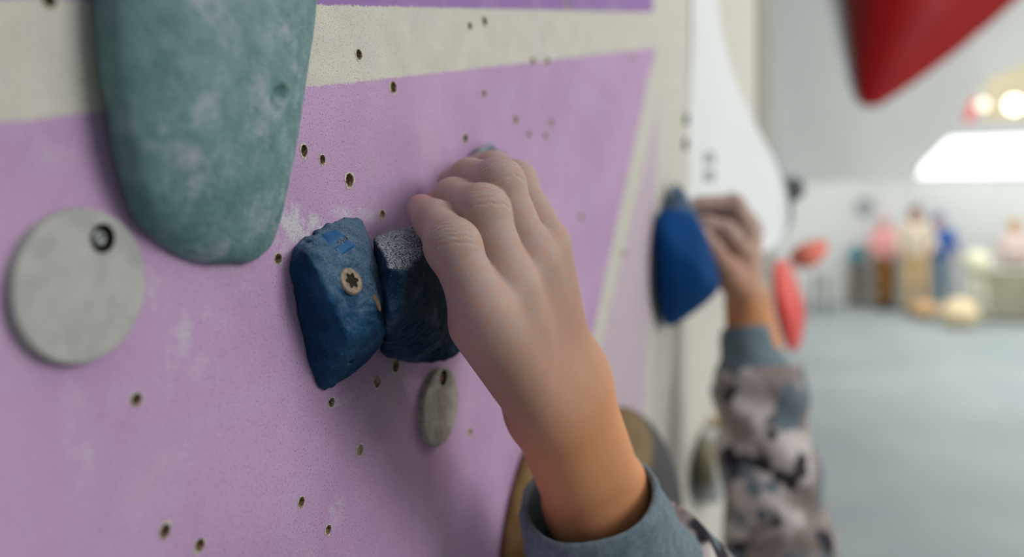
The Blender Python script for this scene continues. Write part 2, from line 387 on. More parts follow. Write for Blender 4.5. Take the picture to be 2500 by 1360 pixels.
# ---- left blue hold, screwed on
ptsL = [W(*p) for p in [(706, 655, 0), (712, 692, 0), (720, 602, 0), (776, 556, 0), (850, 526, 0), (886, 536, 0.002), (764, 920, 0), (777, 954, 0), (805, 956, 0.001), (905, 640, -.002), (905, 790, -.002), (862, 880, 0),
        (745, 618, .010), (788, 690, .0155), (856, 828, .0190), (800, 610, .013), (893, 560, .008), (909, 606, .014), (942, 738, .0235), (945, 800, .0215), (925, 858, .013), (872, 905, .006)]]
pitsL = [(W(747, 592, .0035), .0016), (W(851, 880, .010), .0014), (W(829, 800, .0085), .0012), (W(914, 806, .0235), .0011), (W(756, 572, .0005), .0022), (W(743, 618, .011), .0008)]
holdL = hold('blue_hold', swell(ptsL, 0.0006), 0.00055, 0.0013, MBLUE, 'small blue faceted hold screwed to the pink wall, not held', pits=pitsL, rough=0.00055, nscale=260, sub=1, seed=3)
bvL = bvh_of(holdL)
# ---- right blue hold, gripped by the near hand
near = [W(*p) for p in [(908, 580, .010), (922, 600, .018), (944, 642, .0265), (957, 674, .0305), (952, 745, .0305), (944, 800, .024), (938, 848, .012), (932, 866, .002), (918, 604, 0), (1000, 560, 0.001)]]
vec = np.array([0.003, 0.080, 0.020])
farp = [p+vec*np.array([0.2, 1, 1]) for p in near[:8]]
ptsR = near + [farp[2], farp[3], farp[4]+np.array([0, 0, .004]), farp[6]+np.array([0, -.008, .008])] + [W(*p) for p in [(1000, 884, .006), (1000, 880, 0), (1085, 884, .012), (1125, 862, .016), (1330, 640, 0), (1040, 560, .018)]]
peak = hull_sdf([W(*p) for p in [(1188, 336, .004), (1150, 372, 0.0), (1148, 384, .008), (1252, 372, .003), (1275, 450, .0), (1130, 450, 0), (1130, 470, .016), (1270, 480, .016), (1200, 560, .02), (1200, 390, .014)]], .0012)
def grooves(P, d):
    d = smin(d, peak(P), .004)
    c = W(978, 715, .0335).astype(np.float32)
    d = smax(d, 0.0092-np.linalg.norm((P-c)*np.array([1.0, 1.25, 1.0], np.float32), axis=1), 0.002)      # worn bolt recess at the near end
    s = P[:, 2]-0.50*P[:, 1]; k = (s-(H-0.205))
    return d + 0.00035*np.sin(s*1500+vnoise(P, 90, 2)*4)*np.clip((H-0.03-P[:, 2])/0.02, 0, 1)
holdR = hold('blue_hold', swell(ptsR, 0.0006), 0.0007, 0.0016, MBLUEC, 'dark blue hold with chalky white top, gripped by the near hand', rough=0.0005, nscale=240, sub=1, extra=grooves, seed=8)

# ---- screws, washers
def disc_frame(n):
    n = Vector(n).normalized(); u = n.cross(Vector((0, 0, 1))).normalized(); return u, n.cross(u).normalized() * -1, n
def lathe(bm, c, n, prof, K=28, mi=None, star=None):
    u, v, n = disc_frame(n); c = Vector(c); R = []
    for i, (r, h_) in enumerate(prof):
        R.append([bm.verts.new(c + n*h_ + (u*math.cos(2*math.pi*k/K)+v*math.sin(2*math.pi*k/K))*(r*(1+(star[i]*math.cos(6*2*math.pi*k/K) if star else 0)))) for k in range(K)])
    for i in range(len(R)-1):
        for k in range(K):
            f = bm.faces.new((R[i][k], R[i][(k+1) % K], R[i+1][(k+1) % K], R[i+1][k]))
            if mi: f.material_index = mi[i]
    f = bm.faces.new(R[-1])
    if mi: f.material_index = mi[-1]
    return R
MSCREW = plain('worn_tan_screw', srgb(142, 127, 112), 0.5, 0.5, 0.2, 700, 0.3, 1500, Metallic=0.35)
MSTEEL = plain('dull_steel', (0.30, 0.34, 0.34), 0.35, 0.5, 0.2, 300, Metallic=0.8)
MRUST = plain('rusty_bolt', (0.20, 0.10, 0.045), 0.55, 0.4, 0.5, 600, 0.4, 900, Metallic=0.4)
MDARK = plain('dark_recess', (0.018, 0.014, 0.010), 0.8, 0.2, 0.3, 900)
MSMUDGE = plain('dark_gum', (0.02, 0.03, 0.035), 0.7, 0.2)
loc, nor = ray(bvL, 857, 686)
bm = bmesh.new()
lathe(bm, Vector(loc)+nor*0.0001, nor, [(.0051, -.0006), (.0049, .0002), (.0046, .00045), (.0039, .0005), (.0026, .00045), (.0024, .0003), (.0022, .0002)], 48, [0, 0, 0, 0, 1, 1, 1], [0, 0, 0, 0, 0.22, 0.22, 0.22])
scr = mesh_bm('screw', bm, [MSCREW, MDARK], None, True); keep(scr, holdL); scr['label'] = 'flat tan screw head with dark star socket'
# smooth logo patches with a beaded star between them
MLOGO = plain('smooth_blue_logo', (0.003, 0.085, 0.215), 0.5, 0.3, 0.1, 300)
MBEAD = plain('worn_logo_edge', (0.20, 0.21, 0.22), 0.8, 0.2, 0.4, 900)
def patch(quad, n=7, off=0.0005):
    bm = bmesh.new(); G = []
    for i in range(n+1):
        row = []
        for j in range(n+1):
            a, b = i/n, j/n
            p = (1-a)*((1-b)*np.array(quad[0])+b*np.array(quad[1]))+a*((1-b)*np.array(quad[3])+b*np.array(quad[2]))
            l, q = ray(bvL, *p); edge = i in (0, n) or j in (0, n)
            row.append(bm.verts.new(l+q*(off if not edge else -0.0003)))
        G.append(row)
    for i in range(n):
        for j in range(n): bm.faces.new((G[i][j], G[i][j+1], G[i+1][j+1], G[i+1][j]))
    return bm
for quad in ([(780, 571), (823, 557), (846, 577), (806, 604)], [(809, 608), (850, 580), (872, 600), (836, 624)]):
    keep(mesh_bm('logo', patch(quad), MLOGO, None, True), holdL)
bm = bmesh.new()
for (x0, y0, x1, y1) in [(806, 592, 852, 592), (818, 577, 848, 610), (846, 574, 822, 612), (832, 570, 834, 616), (806, 592, 818, 578), (852, 592, 846, 576)]:
    for s in np.linspace(0, 1, 9):
        l, q = ray(bvL, x0+(x1-x0)*s+random.uniform(-1.2, 1.2), y0+(y1-y0)*s+random.uniform(-1.2, 1.2))
        bmesh.ops.create_icosphere(bm, subdivisions=1, radius=random.uniform(.00025, .0004), matrix=Matrix.Translation(l+q*0.0002))
o = mesh_bm('logo_beads', bm, MBEAD, None, True); o['kind'] = 'stuff'; keep(o, holdL)
# worn tan chip at the hold's far edge
l, q = ray(bvL, 921, 735)
bm = bmesh.new(); bmesh.ops.create_icosphere(bm, subdivisions=2, radius=1, matrix=Matrix.Translation(l-q*0.0004) @ q.to_track_quat('Z', 'Y').to_matrix().to_4x4() @ Matrix.Rotation(0.25, 4, 'Z') @ Matrix.Diagonal((.0012, .0042, .0006, 1)))
keep(mesh_bm('chipped_edge', bm, plain('bare_tan_chip', (0.20, 0.13, 0.075), 0.8, 0.2, 0.3, 900), None, True), holdL)

# ---- green hold
ptsG = [W(*p) for p in [(208, -140, 0), (216, 0, 0), (222, 60, 0), (246, 270, 0), (283, 478, 0), (312, 540, 0), (352, 592, 0), (430, 646, 0), (500, 668, 0), (560, 676, 0), (612, 672, .001), (636, 660, .002),
        (664, 640, .004), (690, 575, .008), (715, 470, .011), (745, 255, .0125), (770, 110, .0135), (792, -5, .014), (815, -140, .014), (670, 560, 0), (690, 300, 0), (720, -140, 0),
        (275, -140, .013), (278, 60, .013), (298, 270, .0125), (335, 450, .0115), (400, 565, .009), (480, 622, .0065), (570, 650, .006),
        (440, -140, .023), (450, 150, .0225), (480, 330, .021), (520, 480, .0172), (555, 580, .0115), (640, -140, .0265), (640, 150, .0245), (640, 350, .0205), (630, 520, .014)]]
pitsG = [(W(688, 250, .0200), .0042), (W(694, 232, .0185), .003), (W(456, 634, .004), .0025), (W(560, 125, .0265), .0016), (W(556, 190, .0265), .0016)]
holdG = hold('green_hold', swell(ptsG, 0.0012), 0.0016, 0.0022, MGREEN, 'large grey green hold hanging down over the pink wall at the upper left', pits=pitsG, rough=0.0004, nscale=110, sub=1, seed=11)

# ---- round plates with bolts
t = NT('pale_composite_plate'); MPLATE = t.out(t.mix(t.ramp(t.noise(120, 5, 0.65), 0.3, 0.7), (0.34, 0.36, 0.335), (0.45, 0.455, 0.42)), 0.8, t.bump(t.noise(400, 3), 0.25, 0.0008), 0.25)
t = NT('grimy_composite_plate'); MPLATE2 = t.out(t.mix(t.ramp(t.noise(150, 5, 0.7), 0.3, 0.7), (0.25, 0.225, 0.19), (0.45, 0.43, 0.38)), 0.8, t.bump(t.noise(400, 3), 0.3, 0.0008), 0.25)
def plate(px, py, rad, bx, by, br, mat, bmat, label, th=0.0035, squash=1.0):
    c = W(px, py); e = empty('round_plate', c); tag(e, label, 'wall plate')
    b = W(bx, by, th); br_ = br
    bm = bmesh.new(); n = Vector((1, 0, 0))
    prof = [(rad, -0.0002), (rad, th*0.75), (rad*0.985, th*0.95), (rad*0.95, th)]
    R = lathe(bm, c, n, prof, 56)
    # open the top face around the bolt hole
    bm.faces.ensure_lookup_table(); bm.faces.remove(bm.faces[-1]); K = 56
    u, v, n = disc_frame(n); ring = []; cc = Vector((th, b[1], b[2]))
    for r, hh in ((br_*1.45, th), (br_*1.3, th-0.0006), (br_*1.15, 0.0006)):
        ring.append([bm.verts.new(Vector((0, b[1], b[2]))+Vector((hh, 0, 0))+(u*math.cos(2*math.pi*k/K)+v*math.sin(2*math.pi*k/K))*r) for k in range(K)])
    seq = [R[-1]]+ring
    for i in range(len(seq)-1):
        for k in range(K):
            f = bm.faces.new((seq[i][k], seq[i][(k+1) % K], seq[i+1][(k+1) % K], seq[i+1][k])); f.material_index = 1 if i >= 1 else 0
    f = bm.faces.new(ring[-1]); f.material_index = 1
    keep(mesh_bm('plate', bm, [mat, MDARK], None, False), e)
    bm = bmesh.new(); lathe(bm, Vector((0.0004, b[1], b[2])), Vector((1, 0, 0)), [(br_*0.85, 0), (br_*0.85, th*0.3), (br_*0.75, th*0.6), (br_*0.62, th*0.7), (br_*0.34, th*0.68), (br_*0.28, th*0.4)], 36)
    keep(mesh_bm('bolt', bm, bmat, None, True), e)
    return e
plate(183, 697, .0190, 251, 582, .0026, MPLATE, MSTEEL, 'pale grey round plate with a steel bolt, left of the green hold')
plate(1063, 992, .0178, 1083, 922, .0026, MPLATE2, MRUST, 'grimy round plate with a rusty bolt, under the gripped blue hold')

# ================================================================== THE CLIMBER
def skin_material():
    t = NT('skin')
    line = t.attr('line'); ch = t.attr('chalk'); red = t.attr('red'); nail = t.attr('nail'); tan = t.attr('tan')
    base = t.mix(t.ramp(t.noise(55, 5, 0.6), 0.3, 0.7), (0.49, 0.240, 0.138), (0.56, 0.285, 0.165))
    base = t.mix(tan, base, (0.70, 0.315, 0.145))
    base = t.mix(t.math('MULTIPLY', red, 0.55), base, (0.44, 0.185, 0.125))
    mott = t.ramp(t.noise(260, 5, 0.65), 0.30, 0.72, 0.55, 1.15)
    dust = t.ramp(t.noise(1900, 2), 0.35, 0.7, 0.75, 1.1)
    base = t.mix(t.math('MULTIPLY', t.math('MULTIPLY', ch, mott), dust, clamp=True), base, t.mix(t.ramp(ch, 0.62, 0.92), (0.375, 0.280, 0.235), (0.415, 0.340, 0.315)))
    fleck = t.math('MULTIPLY', t.ramp(t.noise(700, 4, 0.7), 0.62, 0.75), t.ramp(ch, 0.55, 0.95, 0, .55))
    base = t.mix(fleck, base, (0.62, 0.57, 0.56))
    base = t.mix(t.math('MULTIPLY', line, t.ramp(t.noise(420, 4, .7), .46, .68, .02, .42)), base, (0.60, 0.52, 0.49))
    base = t.mix(nail, base, (0.47, 0.255, 0.22))
    lines = t.voro(900, 'DISTANCE_TO_EDGE'); v2 = t.noise(900, 4, 0.6)
    nb = t.bump(t.ramp(lines, 0.0, 0.16), 0.06, 0.0003); nb = t.bump(v2, 0.22, 0.0005, nb); nb = t.bump(t.noise(2200, 2), 0.15, 0.0003, nb)
    m = t.out(base, t.math('SUBTRACT', 0.62, t.math('MULTIPLY', nail, 0.25)), nb, 0.32)
    t.b.inputs['Subsurface Weight'].default_value = 0.12; t.b.inputs['Subsurface Radius'].default_value = (1.0, 0.4, 0.2); t.b.inputs['Subsurface Scale'].default_value = 0.003
    return m
MSKIN = skin_material()

def unit(v): v = np.asarray(v, float); return v/np.linalg.norm(v)
class Hand:
    """Implicit hand. fingers: list of [MCP, PIP, DIP, tip] with radii; thumb: [CMC, MCP, IP, tip]; wrist; forearm chain."""
    def __init__(s, fingers, radii, thumb, tr, wrist, wr, arm, across, scale=1.0):
        s.f, s.r, s.th, s.tr, s.wrist, s.wr, s.arm, s.ac, s.k = fingers, radii, thumb, tr, np.asarray(wrist), wr, arm, unit(across), scale
        s.ax = unit(np.mean([f[0] for f in fingers], 0)-s.wrist); s.n = unit(np.cross(s.ac, s.ax))
        if s.n[0] < 0: s.n = -s.n
        s.carp = [s.wrist + s.ac*o*scale for o in s.offs()]
    def offs(s): return (-.0150, -.0050, .0050, .0150)
    def finger(s, P, i):
        f, r, k = s.f[i], s.r[i], s.k
        base = f[0]+(f[1]-f[0])*0.12
        d = cone(P, base, f[1], r[0], r[1]*0.97)
        d = smin(d, np.linalg.norm(P-f[1].astype(np.float32)-(s.dors(i)*r[1]*0.05).astype(np.float32), axis=1)-r[1]*0.97, .004*k)
        d = smin(d, cone(P, f[1], f[2], r[1]*0.97, r[2]), .0035*k)
        d = smin(d, cone(P, f[2], f[3], r[2]*1.0, r[3]), .003*k)
        return d
    def dors(s, i):
        f = s.f[i]; return unit(unit(f[1]-f[0])-unit(f[2]-f[1]))
    def palm(s, P):
        k = s.k; d = None
        for i in range(4):
            f = s.f[i]; c = cone(P, s.carp[i], f[0], .0100*k, s.r[i][0]*0.97)
            d = c if d is None else smin(d, c, .011*k)
        for i in range(3):                                   # webs
            a = s.f[i][0]+(s.f[i][1]-s.f[i][0])*0.27; b = s.f[i+1][0]+(s.f[i+1][1]-s.f[i+1][0])*0.27
            d = smin(d, cone(P, a-s.n*.003*k, b-s.n*.003*k, .0046*k, .0046*k), .004*k)
        heel = s.carp[0]+s.ax*.024*k-s.n*.006*k-s.ac*.001*k
        d = smin(d, cone(P, heel, s.f[0][0]-s.n*.005*k-s.ax*.004*k, .0092*k, .0090*k), .010*k)
        return d
    def thumb(s, P):
        t, r, k = s.th, s.tr, s.k
        d = cone(P, t[0], t[1], r[0], r[1]); d = smin(d, cone(P, t[1], t[2], r[1], r[2]), .005*k)
        return smin(d, cone(P, t[2], t[3], r[2], r[3]), .003*k)
    def forearm(s, P):
        d = None
        for (a, b, r1, r2, w1, w2, ac1, ac2) in s.arm:
            ac1, ac2 = unit(ac1), unit(ac2)
            for q in (-1, 1):
                c = cone(P, a+ac1*q*w1, b+ac2*q*w2, r1, r2); d = c if d is None else smin(d, c, .012*s.k)
        return d
    def __call__(s, P, detail=True):
        k = s.k; pa = smin(s.palm(P), s.forearm(P), .014*k); pa = smin(pa, s.thumb(P), .012*k)
        d = None
        for i in range(4):
            h = smin(pa, s.finger(P, i), .0050*k); d = h if d is None else smin(d, h, .0008*k)
        if detail: d = d + s.relief(P, d)
        return d
    def relief(s, P, d0):
        k = s.k; out = np.zeros(len(P), np.float32)
        for i in range(4):
            f, r = s.f[i], s.r[i]; n = s.dors(i)
            for j, (amp, lam) in ((1, (1.0, (-.0052, -.0030, -.0012, .0008, .0028, .0046))), (2, (0.55, (-.0014, .0006, .0022)))):
                c = f[j]; t = unit(unit(f[j]-f[j-1])+unit(f[j+1]-f[j])); nn = unit(unit(f[j]-f[j-1])-unit(f[j+1]-f[j])); sd = np.cross(t, nn)
                q = P-c.astype(np.float32); rr = r[j]
                near = np.linalg.norm(q, axis=1) < rr*2.2
                if not near.any(): continue
                qq = q[near]; sa = qq@t; na = qq@nn; la = qq@sd
                w_ = np.clip((na/rr-0.25)/0.45, 0, 1)*np.clip(1.35-np.abs(la)/rr*1.1, 0, 1); g = 0
                sw = sa + 0.0004*np.sin(la*420+i*1.7)+0.00022*np.sin(la*1300+i) + 0.22*la
                for m, l0 in enumerate(lam): g = g + (0.9+0.3*math.sin(m*2.1+i))*np.exp(-((sw-l0*(1+0.1*i))/.00048)**2)
                out[near] += (amp*0.00026*k*w_*g).astype(np.float32)
        return out
    def attrs(s, V):
        chalk = np.zeros(len(V)); red = np.zeros(len(V)); nail = np.zeros(len(V))
        for i in range(4):
            f, r = s.f[i], s.r[i]
            kn = np.exp(-(np.linalg.norm(V-f[1]-s.dors(i)*r[1]*.6, axis=1)/(r[1]*0.9))**2); red = np.maximum(red, kn*0.8)
            tp = np.exp(-(np.linalg.norm(V-f[3], axis=1)/(r[3]*1.3))**2); red = np.maximum(red, tp*0.5)
        t = (V-s.wrist)@s.ax/s.k
        chalk = np.clip((t+.006)/.085, 0, 1)**0.65*0.93
        red = np.maximum(red, 0.35*np.exp(-((t-.05)/.02)**2))
        return chalk, red, nail, np.clip((0.022-t)/.035, 0, 1)

# ---- near (left) hand: pinky first
fing = [[W(1186, 775, .0585), W(1106, 602, .0455), W(1062, 540, .0315), W(1030, 510, .0200)],
        [W(1244, 718, .0610), W(1178, 518, .0487), W(1108, 489, .0312), W(1066, 505, .0172)],
        [W(1298, 658, .0630), W(1218, 450, .0492), W(1146, 438, .0295), W(1106, 450, .0155)],
        [W(1334, 608, .0645), W(1256, 448, .0455), W(1205, 414, .0275), W(1166, 410, .0140)]]
rad = [[.0098, .0096, .0079, .0060], [.0106, .0100, .0088, .0074], [.0104, .0098, .0086, .0072], [.0100, .0092, .0082, .0070]]
wrist = W(1364, 968, .0655)
ac = fing[3][0]-fing[0][0]
cuffc = W(1460, 1222, .068)
elbowL = np.array([.105, .482, H-.272])
nrmh = np.array([.95, -.19, -.21])
acw = unit(unit(ac)*0.75+np.array([.75, .35, .1])*0.5)
aca = unit(unit(ac)*0.55+np.array([.8, .35, 0])*0.7)
arm = [(wrist, cuffc, .0158, .0165, .0080, .0078, acw, aca), (cuffc, elbowL, .0165, .028, .0078, .008, aca, aca)]
thumb = [wrist+unit(ac)*.016-nrmh*.004, np.array([.056, .352, H-.047]), np.array([.040, .378, H-.020]), np.array([.030, .386, H-.002])]
HL = Hand(fing, rad, thumb, [.0125, .0105, .0092, .0075], wrist, .02, arm, ac)
# ---- far (right) hand: index first
dz = .90
fr = [[D(1815, 622, .905), D(1770, 562, .893), D(1728, 548, .892), D(1694, 546, .893)],
      [D(1822, 556, .925), D(1789, 497, .915), D(1712, 500, .912), D(1664, 515, .910)],
      [D(1830, 550, .945), D(1795, 500, .935), D(1725, 505, .93), D(1685, 520, .93)],
      [D(1838, 565, .965), D(1805, 520, .955), D(1745, 520, .95), D(1705, 535, .95)]]
radr = [[.0118, .0112, .0098, .0080]]*4
wristR = D(1826, 735, .925)
elbowR = D(1912, 1400, .865)
acr = fr[3][0]-fr[0][0]
cufR = D(1836, 840, .915)
armr = [(wristR, cufR, .0195, .0205, .006, .007, unit((1, .3, 0)), unit((1, .3, 0))), (cufR, elbowR, .0205, .034, .007, .008, unit((1, .3, 0)), unit((1, .3, 0)))]
thr = [D(1806, 705, .905), D(1770, 662, .890), D(1736, 608, .880), D(1712, 574, .878)]
HR = Hand(fr, radr, thr, [.0175, .0150, .0118, .0092], wristR, .02, armr, acr)
def clip_below(f, axis_pt, axis_dir):       # keep the part on the hand's side of a plane
    n = unit(axis_dir).astype(np.float32); a = np.asarray(axis_pt, np.float32)
    return lambda P: np.maximum(f(P), (P-a)@n)
cutL = cuffc+unit(elbowL-cuffc)*.08; cutR = cufR+unit(elbowR-cufR)*.12
fL = clip_below(HL, cutL, elbowL-cuffc); fR = clip_below(HR, cutR, elbowR-cufR)
ptsl = [p for f in fing for p in f]+thumb+[wrist, cutL]; ptsr = [p for f in fr for p in f]+thr+[wristR, cutR]
V1, Q1 = sdf_mesh(fL, *bounds(ptsl, .03), .0022, 2, 1)
V2, Q2 = sdf_mesh(fR, *bounds(ptsr, .034), .0032, 1, 1)
# ---- the rest of the body, below the picture
SL_, SR_ = np.array([.30, .50, 1.06]), np.array([.30, .82, 1.03])
hipL, hipR = np.array([.34, .585, .60]), np.array([.34, .735, .60])
kneeL, kneeR = np.array([.30, .57, .34]), np.array([.30, .75, .34]); ankL, ankR = np.array([.33, .57, .07]), np.array([.33, .75, .07])
neck, head = np.array([.31, .66, 1.07]), np.array([.285, .66, 1.215])
def arms(P, o=0.0):
    d = cone(P, cuffc+unit(elbowL-cuffc)*.055, elbowL, .021+o, .034+o)
    for a, b, r1, r2 in ((elbowL, SL_, .034, .042), (cufR+unit(elbowR-cufR)*.06, elbowR, .026, .034), (elbowR, SR_, .034, .042)): d = smin(d, cone(P, a, b, r1+o, r2+o), .02)
    return d
def torso(P, o=0.0):
    d = cone(P, SL_*0.8+SR_*.2, SR_*0.8+SL_*.2, .055+o, .055+o)
    d = smin(d, ell(P, (.32, .66, .92), (.085+o, .135+o, .19+o)), .05); d = smin(d, ell(P, (.335, .66, .66), (.085+o, .12+o, .13+o)), .06)
    return d
def legs(P, o=0.0):
    d = None
    for a, b, c in ((hipL, kneeL, ankL), (hipR, kneeR, ankR)):
        e = smin(cone(P, a, b, .062+o, .046+o), cone(P, b, c, .046+o, .030+o), .02); d = e if d is None else smin(d, e, .01)
    return d
def headf(P):
    d = ell(P, head, (.088, .070, .103)); d = smin(d, ell(P, head+np.array([-.045, 0, -.055]), (.045, .048, .045)), .03)
    d = smin(d, cone(P, head+np.array([-.085, 0, .005]), head+np.array([-.100, 0, -.022]), .007, .011), .012)
    for sgn in (-1, 1):
        d = smin(d, ell(P, head+np.array([.005, .071*sgn, -.012]), (.018, .008, .028)), .006)
        d = smax(d, .013-np.linalg.norm(P-(head+np.array([-.092, .030*sgn, .008])).astype(np.float32), axis=1), .01)
        d = smin(d, np.linalg.norm(P-(head+np.array([-.073, .030*sgn, .008])).astype(np.float32), axis=1)-.011, .002)
    d = smin(d, ell(P, head+np.array([-.086, 0, -.052]), (.010, .022, .006)), .004)
    return d
def feet(P, o=0.0):
    return np.minimum(cone(P, ankL+np.array([.02, 0, -.035]), ankL+np.array([-.11, -.01, -.045]), .03+o, .022+o), cone(P, ankR+np.array([.02, 0, -.035]), ankR+np.array([-.11, .01, -.045]), .03+o, .022+o))
def bodyf(P):
    d = smin(torso(P), arms(P), .03); d = smin(d, legs(P), .03); d = smin(d, smin(cone(P, neck+np.array([.01, 0, -.06]), head+np.array([.01, 0, -.05]), .048, .044), headf(P), .02), .03)
    return smin(d, feet(P), .02)
V3, Q3 = sdf_mesh(bodyf, (-.03, .30, .0), (.48, 1.02, 1.56), .009, 0)
VV = np.concatenate([V1, V2, V3]); QQ = np.concatenate([Q1, Q2+len(V1), Q3+len(V1)+len(V2)])
person = mesh_np('person', VV, QQ, MSKIN); tag(person, 'climber in a camouflage sweatshirt gripping two blue holds with chalky hands', 'person')
A1 = HL.attrs(V1); A2 = HR.attrs(V2)
# pinky nail
pf = fing[0]; tdir = unit(pf[3]-pf[2]); nd = unit(np.cross(np.cross(tdir, np.array([.35, -.55, .95])), tdir)); sd = np.cross(tdir, nd)
q = V1-(pf[3]-tdir*.0012); nl = (np.clip((1.15-np.sqrt((q@tdir/.0068)**2+(q@sd/.0046)**2))*6, 0, 1))*((q@nd) > .0022)
names = ('chalk', 'red', 'nail', 'tan', 'line')
A1 = A1+(0,); ln = np.clip(HL.relief(V1.astype(np.float32), None)/.00018, 0, 1)
z3 = np.zeros(len(V3))
for nme, a1, a2, a3 in zip(names, (A1[0], A1[1], nl, A1[3], ln), A2+(np.zeros(len(V2)),), (z3, z3, z3, z3+1, z3)):
    at = person.data.attributes.new(nme, 'FLOAT', 'POINT'); at.data.foreach_set('value', np.concatenate([a1, a2, a3]).astype(np.float32))

# ---- clothing
t = NT('slate_grey_ribbed_knit'); MCUFF = t.out(t.mix(t.ramp(t.noise(260, 5, .7), 0.3, 0.7), (0.125, 0.180, 0.210), (0.205, 0.275, 0.305)), 0.95, t.bump(t.noise(1300, 3), 0.5, 0.0008), 0.15)
t = NT('camouflage_jersey')
c1 = t.mix(t.ramp(t.noise(21, 3, 0.5), 0.45, 0.54), (0.60, 0.555, 0.53), (0.29, 0.245, 0.225))
v = t.n('ShaderNodeMapping'); t.put(v.inputs[0], t.coord()); v.inputs['Location'].default_value = (3.1, 1.7, 4.4)
c2 = t.mix(t.ramp(t.noise(22, 2, 0.45, v.outputs[0]), 0.54, 0.585), c1, (0.035, 0.033, 0.040))
v = t.n('ShaderNodeMapping'); t.put(v.inputs[0], t.coord()); v.inputs['Location'].default_value = (9.1, 5.7, 1.4)
c3 = t.mix(t.ramp(t.noise(24, 2, 0.45, v.outputs[0]), 0.555, 0.61), c2, (0.15, 0.20, 0.23))
MCAMO = t.out(c3, 0.95, t.bump(t.noise(1000, 3), 0.4, 0.0008), 0.15)
def sleeve_sdf(P, o=.011):
    a0 = cuffc+unit(elbowL-cuffc)*.050; b0 = cufR+unit(elbowR-cufR)*.035
    d = cone(P, a0, elbowL, .029+o, .040+o)
    for a, b, r1, r2 in ((elbowL, SL_, .040, .050), (b0, elbowR, .037, .044), (elbowR, SR_, .044, .052)): d = smin(d, cone(P, a, b, r1+o, r2+o), .02)
    fold = .0035*np.sin(P[:, 2]*95+P[:, 0]*40+vnoise(P, 20, 4)*5) + .004*(vnoise(P, 30, 9)-.5)
    return d+fold
def shirt(P):
    d = smin(sleeve_sdf(P), torso(P, .014), .03)
    d = np.maximum(d, .62-P[:, 2])
    d = np.maximum(d, -(cone(P, neck+np.array([-.005, 0, .03]), head, .056, .07)))
    # end cleanly at the cuffs
    for c, e, s in ((cuffc, elbowL, .042), (cufR, elbowR, .026)):
        n = unit(e-c).astype(np.float32); a = (c+n*s).astype(np.float32); r = P-a; ax = r@n
        d = np.where((ax < .0) & (np.linalg.norm(r, axis=1) < .16), np.maximum(d, -ax), d)
    return d
V, Q = sdf_mesh(shirt, (-.02, .30, .58), (.50, 1.06, 1.50), .0075, 1)
keep(mesh_np('sweatshirt', V, Q, MCAMO), person)
def tube(name, path, radii, up, K=64, thick=.0028, mat=None, parent=None, rib=0.0, ribn=40, ovals=None, seed=0):
    """A thick open tube: outer skin, rolled rim, inner skin."""
    path = [np.asarray(p, float) for p in path]; n = len(path); V = []; rows = []
    prof = [(i, 0.0) for i in range(n)][::-1]
    seq = [(i, +1) for i in range(n-1, -1, -1)]+[(0, 0)]+[(i, -1) for i in range(0, n)]
    for (i, sgn) in seq:
        t = unit(path[min(i+1, n-1)]-path[max(i-1, 0)]); u = unit(np.cross(t, up)); v_ = np.cross(t, u); row = []
        for k in range(K):
            a = 2*math.pi*k/K; ov = ovals[i] if ovals else 1.0
            r = radii[i]+(sgn*thick/2)+(rib*math.cos(ribn*a) if sgn > 0 else 0)
            w_ = 0.0016*math.sin(3*a+seed)+0.001*math.sin(5*a+2*i+seed)
            r += w_*(0.4+i*.25); p = path[i]+u*math.cos(a)*r*ov+v_*math.sin(a)*r
            if sgn == 0: p = p-t*thick*.5
            row.append(len(V)); V.append(p)
        rows.append(row)
    Q = [(rows[i][k], rows[i][(k+1) % K], rows[i+1][(k+1) % K], rows[i+1][k]) for i in range(len(rows)-1) for k in range(K)]
    return mesh_np(name, V, Q, mat, None)
axL = unit(np.array([.05, .42, -.90]))
c0 = W(1437, 1210, .0665)
o = tube('cuff', [c0+axL*min(s, .018)+unit(elbowL-cuffc)*max(s-.018, 0) for s in (0, .004, .012, .024, .036, .048, .060, .068)], [.0308, .0318, .0328, .0338, .035, .0362, .0368, .035], np.array([1., 0, 0]), mat=MCUFF, thick=.0034, rib=.00035, ribn=48); o['label'] = 'slate grey ribbed cuff of the near sleeve'; keep(o, person)
axR = unit(elbowR-cufR); c1_ = D(1824, 803, .918)
o = tube('cuff', [c1_+axR*s for s in (0, .004, .012, .022, .032, .042, .052)], [.0265, .0275, .0283, .0295, .032, .036, .040], np.array([1., 0, 0]), mat=MCUFF, thick=.004, rib=.0004, ribn=40, seed=2); o['label'] = 'slate grey ribbed cuff of the far sleeve'; keep(o, person)
MTROU = plain('charcoal_trousers', (0.05, 0.055, 0.065), 0.9, 0.15, 0.2, 60, .3, 500); MSHOE = plain('black_shoe_rubber', (0.03, 0.03, 0.035), 0.6, 0.3); MHAIR = plain('dark_brown_hair', (0.035, 0.02, 0.012), 0.55, 0.3, 0.4, 200, .6, 400)
V, Q = sdf_mesh(lambda P: np.maximum(np.maximum(smin(legs(P, .012), ell(P, (.335, .66, .66), (.094, .13, .12)), .03), .085-P[:, 2]), P[:, 2]-.66), (.15, .42, .05), (.48, .9, .70), .010); keep(mesh_np('trousers', V, Q, MTROU), person)
for a, s in ((ankL, -1), (ankR, 1)):
    V, Q = sdf_mesh(lambda P: np.maximum(smin(cone(P, a+np.array([.02, 0, -.035]), a+np.array([-.12, .01*s, -.045]), .038, .03), cone(P, a+np.array([.01, 0, .0]), a+np.array([.01, 0, -.03]), .040, .036), .02), .001-P[:, 2]), a-np.array([.18, .08, .08]), a+np.array([.1, .08, .08]), .008); keep(mesh_np('shoe', V, Q, MSHOE), person)
